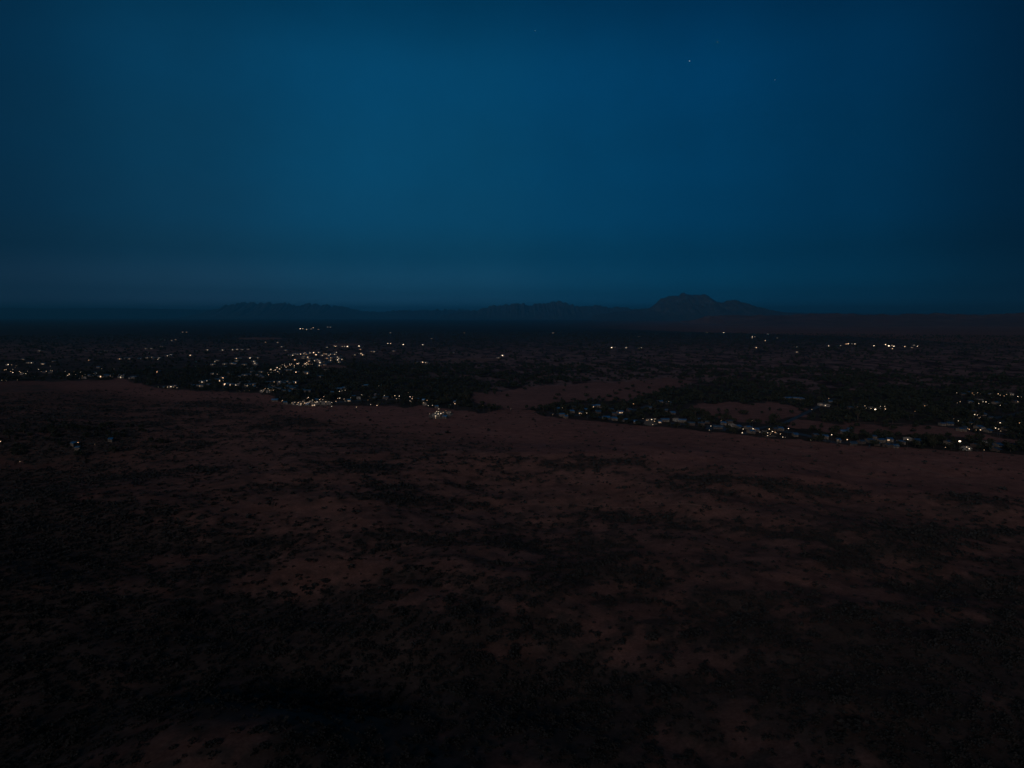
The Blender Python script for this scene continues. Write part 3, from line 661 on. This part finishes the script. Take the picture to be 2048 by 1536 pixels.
for it in HOUSES.replace('\n', '|').split('|'):
    a, b, c, k = it.split(); HL.append((float(a), float(b), float(c), k))
for a, b, c, k in HL:
    x, y, z = at(a, b)
    KEEPOUT.append((x, y + 4, max(4.5, c / F * y * .46)))
for key, s in CL.items():
    v = [float(q) for q in s.split()]
    for i in range(0, len(v), 3):
        if v[i + 2] >= 2 and key[1] == 'street_lamp':
            x, y, z = at(v[i], v[i + 1], 7); KEEPOUT.append((x, y - 3, 5))

# ------------------------------------------------------------------ roads, tracks and yards
def ribbon(name, pts, width, mat, lift=.03, n=60):
    P = [at(*p)[:2] for p in pts]
    P = np.array(P); tt = np.linspace(0, len(P) - 1, n)
    # Catmull-Rom
    def cr(t):
        i = int(min(max(math.floor(t), 0), len(P) - 2)); f = t - i
        p0 = P[max(i - 1, 0)]; p1 = P[i]; p2 = P[i + 1]; p3 = P[min(i + 2, len(P) - 1)]
        return .5 * ((2 * p1) + (-p0 + p2) * f + (2 * p0 - 5 * p1 + 4 * p2 - p3) * f * f + (-p0 + 3 * p1 - 3 * p2 + p3) * f ** 3)
    C = np.array([cr(t) for t in tt]); T = np.gradient(C, axis=0); T /= np.linalg.norm(T, axis=1)[:, None] + 1e-9
    Nn = np.stack([-T[:, 1], T[:, 0]], 1)
    L_ = C + Nn * width / 2; R_ = C - Nn * width / 2
    V = np.concatenate([np.column_stack([L_, height(L_[:, 0], L_[:, 1]) + lift]), np.column_stack([R_, height(R_[:, 0], R_[:, 1]) + lift])])
    i = np.arange(n - 1)
    q = np.stack([i, i + n, i + n + 1, i + 1], 1)
    o = mesh_np(name, V, q, mat); tag(o, kind='structure')
    return C
STREETS = []
def street(*a, **k):
    C = ribbon(*a, **k); STREETS.append((C[::2, 0], C[::2, 1]))
street('road', [(1488, 868), (1520, 856), (1560, 849), (1590, 836), (1625, 819), (1655, 803), (1670, 797)], 6, M_asphalt)
street('road', [(1560, 862), (1600, 868), (1640, 877), (1665, 884), (1700, 885), (1760, 886), (1810, 882), (1860, 884)], 8, M_asphalt)
street('road', [(1960, 884), (2000, 886), (2050, 890), (2120, 896)], 9, M_asphalt)
street('road', [(1880, 846), (1910, 855), (1960, 862), (2010, 868), (2080, 878)], 7, M_asphalt)
street('road', [(1930, 838), (1975, 838), (2010, 832), (2060, 822)], 8, M_asphalt)
street('road', [(1100, 826), (1135, 829), (1175, 832), (1220, 836), (1290, 842)], 7, M_asphalt)
street('road', [(1340, 846), (1380, 849), (1430, 853), (1480, 860)], 8, M_asphalt)
street('road', [(1225, 834), (1250, 826), (1275, 818), (1300, 810)], 6, M_asphalt)
street('road', [(400, 776), (450, 772), (500, 775), (545, 772), (590, 767)], 8, M_asphalt)
street('road', [(545, 746), (580, 737), (620, 732), (650, 727), (672, 718)], 9, M_asphalt)
street('road', [(590, 711), (620, 708.5), (655, 709.5), (680, 714)], 9, M_asphalt)
street('road', [(670, 805), (720, 801), (770, 799), (820, 801)], 7, M_asphalt)
ribbon('dirt_track', [(1560, 880), (1660, 889), (1760, 897), (1860, 902), (1960, 908), (2060, 914)], 3, M_track)
ribbon('dirt_track', [(1620, 900), (1700, 906), (1800, 925), (1900, 955), (2060, 985)], 2.4, M_track, .06)
ribbon('dirt_track', [(860, 842), (900, 848), (960, 852), (1040, 846), (1120, 846), (1200, 850)], 3, M_track)
ribbon('dirt_track', [(700, 818), (760, 824), (840, 832), (866, 836)], 3, M_track)
ribbon('dirt_track', [(1640, 838), (1720, 845), (1810, 848), (1870, 856), (1960, 874)], 3, M_track)
ribbon('dirt_track', [(1020, 1012), (1120, 1008), (1240, 1016), (1340, 1010), (1450, 1018), (1560, 1012)], 1.8, M_track, .15)
ribbon('dirt_track', [(1540, 884), (1600, 905), (1680, 935), (1790, 960), (1920, 975), (2060, 1010)], 2, M_track, .06)
def yard(name, pts, mat, lift=.02):
    P = [at(*p)[:2] for p in pts]
    me = bpy.data.meshes.new(name); me.from_pydata([(x, y, float(height(x, y)) + lift) for x, y in P], [], [tuple(range(len(P)))])
    me.update(); me.materials.append(mat); o = bpy.data.objects.new(name, me); COL.objects.link(o)
    if me.polygons[0].normal.z < 0: me.flip_normals()
    tag(o, kind='structure')
yard('pavement', [(566, 808.5), (600, 812), (626, 813), (645, 811.5), (664, 811), (662, 804), (648, 797.5), (632, 800), (600, 803.5), (572, 805.5)], M_pave)
yard('pavement', [(856, 832), (862, 837), (880, 838), (896, 835.5), (908, 828), (898, 822.5), (880, 821.5), (866, 826)], M_pave)
yard('pavement', [(1524, 871), (1534, 874.5), (1552, 873.5), (1556, 867), (1544, 859.5), (1532, 861)], M_pave)
yard('pavement', [(326, 776), (356, 777.5), (358, 772.5), (330, 771.5)], M_pave)
yard('pavement', [(518, 784), (542, 784.3), (549, 780), (530, 776.5)], M_pave)
yard('pavement', [(1287, 848), (1302, 852), (1315, 849), (1314, 837), (1292, 836)], M_pave)
yard('pavement', [(1694, 893), (1738, 897), (1742, 888), (1712, 884)], M_asphalt)
yard('pavement', [(1410, 858), (1450, 862), (1456, 853), (1420, 848)], M_asphalt)
yard('pavement', [(1925, 901), (1945, 903), (1944, 895), (1928, 894)], M_pave)

build_trees()

# ------------------------------------------------------------------ houses
WIN = {False: principled('window_glass', (.03, .04, .05), .15, 0, .5)}
def house_proto(k, shape, lit):
    """unit house: 12 m long, 8 m deep"""
    wall = {'m': M_wall, 'p': M_wall_white, 'g': M_wall_brick, 't': M_wall}[k]
    roof = {'m': M_roof_metal, 'p': M_roof_pale, 'g': M_roof_grey, 't': M_roof_tile}[k]
    e = empty('house'); ch = []
    b = MB().box(-6, -4, -.6, 6, 4, 2.9)
    if shape == 1: b.box(2.0, -7.5, -.6, 6, -4.003, 2.9)
    # gables
    b.add([(-6, -4, 2.9), (-6, 4, 2.9), (-6, 0, 3.62), (-5.8, -4, 2.9), (-5.8, 4, 2.9), (-5.8, 0, 3.62)], [(0, 2, 1), (3, 4, 5), (0, 1, 4, 3), (1, 2, 5, 4), (2, 0, 3, 5)])
    b.add([(6, -4, 2.9), (6, 4, 2.9), (6, 0, 3.62), (5.8, -4, 2.9), (5.8, 4, 2.9), (5.8, 0, 3.62)], [(0, 1, 2), (3, 5, 4), (0, 3, 4, 1), (1, 4, 5, 2), (2, 5, 3, 0)])
    ch.append((b.build('wall', wall, e), []))
    b = MB()
    def slab(y0, z0, y1, z1, x0=-6.6, x1=6.6):
        b.add([(x0, y0, z0), (x1, y0, z0), (x1, y1, z1), (x0, y1, z1), (x0, y0, z0 + .14), (x1, y0, z0 + .14), (x1, y1, z1 + .14), (x0, y1, z1 + .14)],
              [(0, 3, 2, 1), (4, 5, 6, 7), (0, 1, 5, 4), (1, 2, 6, 5), (2, 3, 7, 6), (3, 0, 4, 7)])
    slab(-4.7, 2.78, 0, 3.66); slab(0, 3.66, 4.7, 2.78)
    if shape == 1: slab(-8.1, 2.75, -4.72, 3.1, 1.6, 6.4)
    if shape == 2: slab(-7.0, 2.3, -4.72, 2.62, -5.5, 5.5)                      # veranda
    rf = b.build('roof', roof, e)
    c_ = MB().box(-3.4, .6, 3.2, -2.9, 1.1, 4.6).build('chimney', M_wall_brick, rf)
    ch.append((rf, [c_]))
    fy = -4.0
    b = MB().box(-.5, fy - .05, 0, .5, fy - .003, 2.1); ch.append((b.build('door', M_door, e), []))
    for x0 in (-4.6, -2.6, 1.0 if shape != 1 else -1.9):
        g = MB().box(x0, fy - .04, .9, x0 + 1.3, fy - .003, 2.1)
        f = MB().box(x0 - .1, fy - .07, .8, x0 + 1.4, fy - .003, .9).box(x0 - .1, fy - .07, 2.1, x0 + 1.4, fy - .003, 2.2)
        gm = g.build('window', emit(WARM, .9, False) if lit else WIN[False], e)
        fr = f.build('frame', M_wall_white, gm)
        ch.append((gm, [fr]))
    return e, ch
PROTO = {}
def put_house(k, shape, lit, loc, rz, sc_):
    key = (k, shape, lit)
    if key not in PROTO:
        e, ch = house_proto(k, shape, lit); PROTO[key] = (e, ch); o = e
    else:
        e, ch = PROTO[key]; o = copy_tree(e, ch)
    o.location = loc; o.rotation_euler = (0, 0, rz); o.scale = sc_
    return o
HR = [('in the near hollow at the left edge', 0, 260, 870, 960), ('behind the left end of the red field', 0, 300, 700, 870), ('by the floodlit shed at the field edge', 300, 480, 740, 800),
      ('on the far side of the town', 260, 500, 700, 740), ('under the crescent of lights', 500, 720, 725, 760), ('above the long bright row of lamps', 480, 620, 760, 790), ('in the long bright row of lamps', 540, 665, 797, 815),
      ('right of the long bright row', 620, 740, 760, 806), ('in the grove left of the floodlit yard', 740, 865, 780, 815), ('at the floodlit yard in the field', 860, 915, 800, 840),
      ('in the mid picture grove', 1100, 1260, 800, 850), ('beside the mid picture lamps', 1260, 1372, 800, 850), ('between the two lamp groups on the field edge', 1372, 1480, 835, 865),
      ('by the lamp cluster on the right field edge', 1480, 1560, 855, 875), ('in the trees right of the lamp cluster', 1560, 1660, 855, 890), ('on the sand behind the wood', 1560, 1610, 790, 803), ('at the farm beyond the diagonal road', 1610, 1860, 796, 830),
      ('on the right field edge', 1660, 1880, 855, 900), ('near the right edge, upper rows', 1880, 2048, 780, 835), ('near the right edge, lower rows', 1880, 2048, 835, 910)]
ROOFWORD = {'m': 'blue', 'p': 'pale', 'g': 'dark', 't': 'brown tiled'}
used = set()
for nm, x0, x1, y0, y1 in HR:
    g = [(i, h) for i, h in enumerate(HL) if i not in used and x0 <= h[0] < x1 and y0 <= h[1] < y1]
    used |= {i for i, h in g}
    for k in 'mpg':
        gg = sorted([h for i, h in g if h[3] == k], key=lambda h: h[0])
        for j, (a, b, c, kk) in enumerate(gg):
            x, y, z = at(a, b)
            wdt = c / F * y
            sx = wdt / 13.0; sy = min(max(sx * .9, .8), 2.2); sz = min(max(.85 + sx * .2, .9), 1.5)
            o = put_house(k, rnd.choice([0, 1, 2]), rnd.random() < .04, (x, y, z), rnd.uniform(-.35, .35) + .05, (sx, sy, sz))
            which = 'only' if len(gg) == 1 else ORD[j] + ' from left'
            size = 'long' if wdt > 15 else 'small'
            tag(o, f'{size} {ROOFWORD[k]} roofed house, {which} {nm}', 'house', 'houses ' + nm)
print('houses', len(HL), 'used', len(used))

# ------------------------------------------------------------------ lamps
LAMP = {}
POW = {1: (.6, .5), 2: (.75, .95), 3: (1.0, 1.5), 4: (1.25, 2.4), 5: (2.4, 4)}
def lamp_proto(b, step, sampled, kind):
    """street lamp 7.6 m tall; step = size class of the luminaire"""
    key = (b, step, sampled, kind)
    if key in LAMP: return LAMP[key], False
    rr, s = POW[b]
    r = rr * step
    col = {0: WARM, 1: COOL, 2: AMBER}[kind]
    e = empty('street_lamp'); ch = []
    ch.append((MB().tube((0, 0, 0), (0, 0, 7.2), .16, .1, 8).tube((0, 0, 0), (0, 0, .5), .24, .24, 8).build('pole', M_pole, e), []))
    ch.append((MB().tube((0, -.02, 7.1), (0, -.9, 7.6), .07, .06, 6).box(-.3, -1.6, 7.56 + r * .5, .3, -.7, 7.66 + r * .5).build('arm', M_pole, e), []))
    ch.append((MB().ball((0, -1.1, 7.5), r, r, r * .62, 8, 4).build('lamp_globe', emit(col, s, sampled), e, True), []))
    LAMP[key] = (e, ch)
    return LAMP[key], True
def lit_house(x, y, b, kind, s):
    near_ = y < 2600
    key = ('lit', b, kind, near_)
    if key not in LAMP:
        e = empty('lit_house'); ch = []
        ch.append((MB().box(-6, -4, -.5, 6, 4, 3.2).build('wall', M_wall, e), []))
        rf = MB().add([(-6.5, -4.6, 3.2), (6.5, -4.6, 3.2), (6.5, 4.6, 3.2), (-6.5, 4.6, 3.2), (-6.5, 0, 4.1), (6.5, 0, 4.1)],
                      [(0, 3, 2, 1), (0, 1, 5, 4), (2, 3, 4, 5), (0, 4, 3), (1, 2, 5)]).build('roof', M_roof_grey, e)
        ch.append((rf, []))
        wd = {1: .8, 2: 1.3, 3: 1.8, 4: 2.5}[b]
        st = {1: .6, 2: 1.5, 3: 2.8, 4: 4.5}[b]
        if near_: wd *= .6; st *= .5
        ch.append((MB().box(-wd, -4.06, .3, wd, -4.003, 2.8).build('window', emit({0: WARM, 1: COOL, 2: AMBER}[kind], st, False), e), []))
        LAMP[key] = (e, ch); o = e
    else:
        e, ch = LAMP[key]; o = copy_tree(e, ch)
    o.location = (x, y, 0); o.scale = (s, s, s); return o
BW = {1: 'faint', 2: 'plain', 3: 'bright', 4: 'very bright', 5: 'brilliant'}
nl = 0
for (nm, typ), s in CL.items():
    v = [float(q) for q in s.split()]
    pts = sorted([(v[i], v[i + 1], int(v[i + 2])) for i in range(0, len(v), 3)])
    for j, (a, b, br) in enumerate(pts):
        nl += 1
        kind = rnd.choice([0, 0, 1, 1, 2]) if br < 4 else rnd.choice([0, 1, 1])
        n = len(pts)
        which = (ORD[j] + ' from left') if j < (n + 1) // 2 else ((ORD[n - 1 - j] + ' from right') if n - 1 - j > 0 else 'last on the right')
        if typ == 'lit_house':
            x, y, z = at(a, b, 1.5)
            o = lit_house(x, y, min(br, 4), kind, min(max(1.0, y / 3600), 1.9))
            tag(o, f'{BW[br]} lit house, {which}, {nm}', 'house', 'lit houses, ' + nm)
        else:
            x, y, z = at(a, b, 7.5)
            st = round(min(max(.46 * y / 1000, .4), 1.15) * 5) / 5
            (e, ch), fresh = lamp_proto(br, st, y < 1900, kind)
            o = e if fresh else copy_tree(e, ch)
            o.location = (x, y + 1.0, z); o.rotation_euler = (0, 0, rnd.uniform(-.9, .9))
            tag(o, f'{BW[br]} street lamp, {which}, {nm}', 'street lamp', 'street lamps, ' + nm)
print('lamps', nl)

# ------------------------------------------------------------------ stars
for px, py, r, s, lab in ((1379, 122, 42, .8, 'brightest star, low over the distant mountain'), (1070, 61, 28, .6, 'faint star near the top of the sky, the one furthest west'),
                          (1435, 84, 28, .6, 'faint star just above and right of the brightest one'), (1550, 160, 28, .5, 'faint star below and right of the brightest one')):
    dx, dy, dz = ray(px, py); t = 90000.
    o = MB().ball((0, 0, 0), r, r, r, 10, 6).build('star', emit((.95, .97, 1.0), s, False), None, True)
    o.location = (dx * t, dy * t, H + dz * t)
    tag(o, lab, 'star', 'stars')

for o in COL.objects:
    l_ = o.get('label')
    if l_ and not 4 <= len(l_.split()) <= 16: print('LABEL', len(l_.split()), l_)
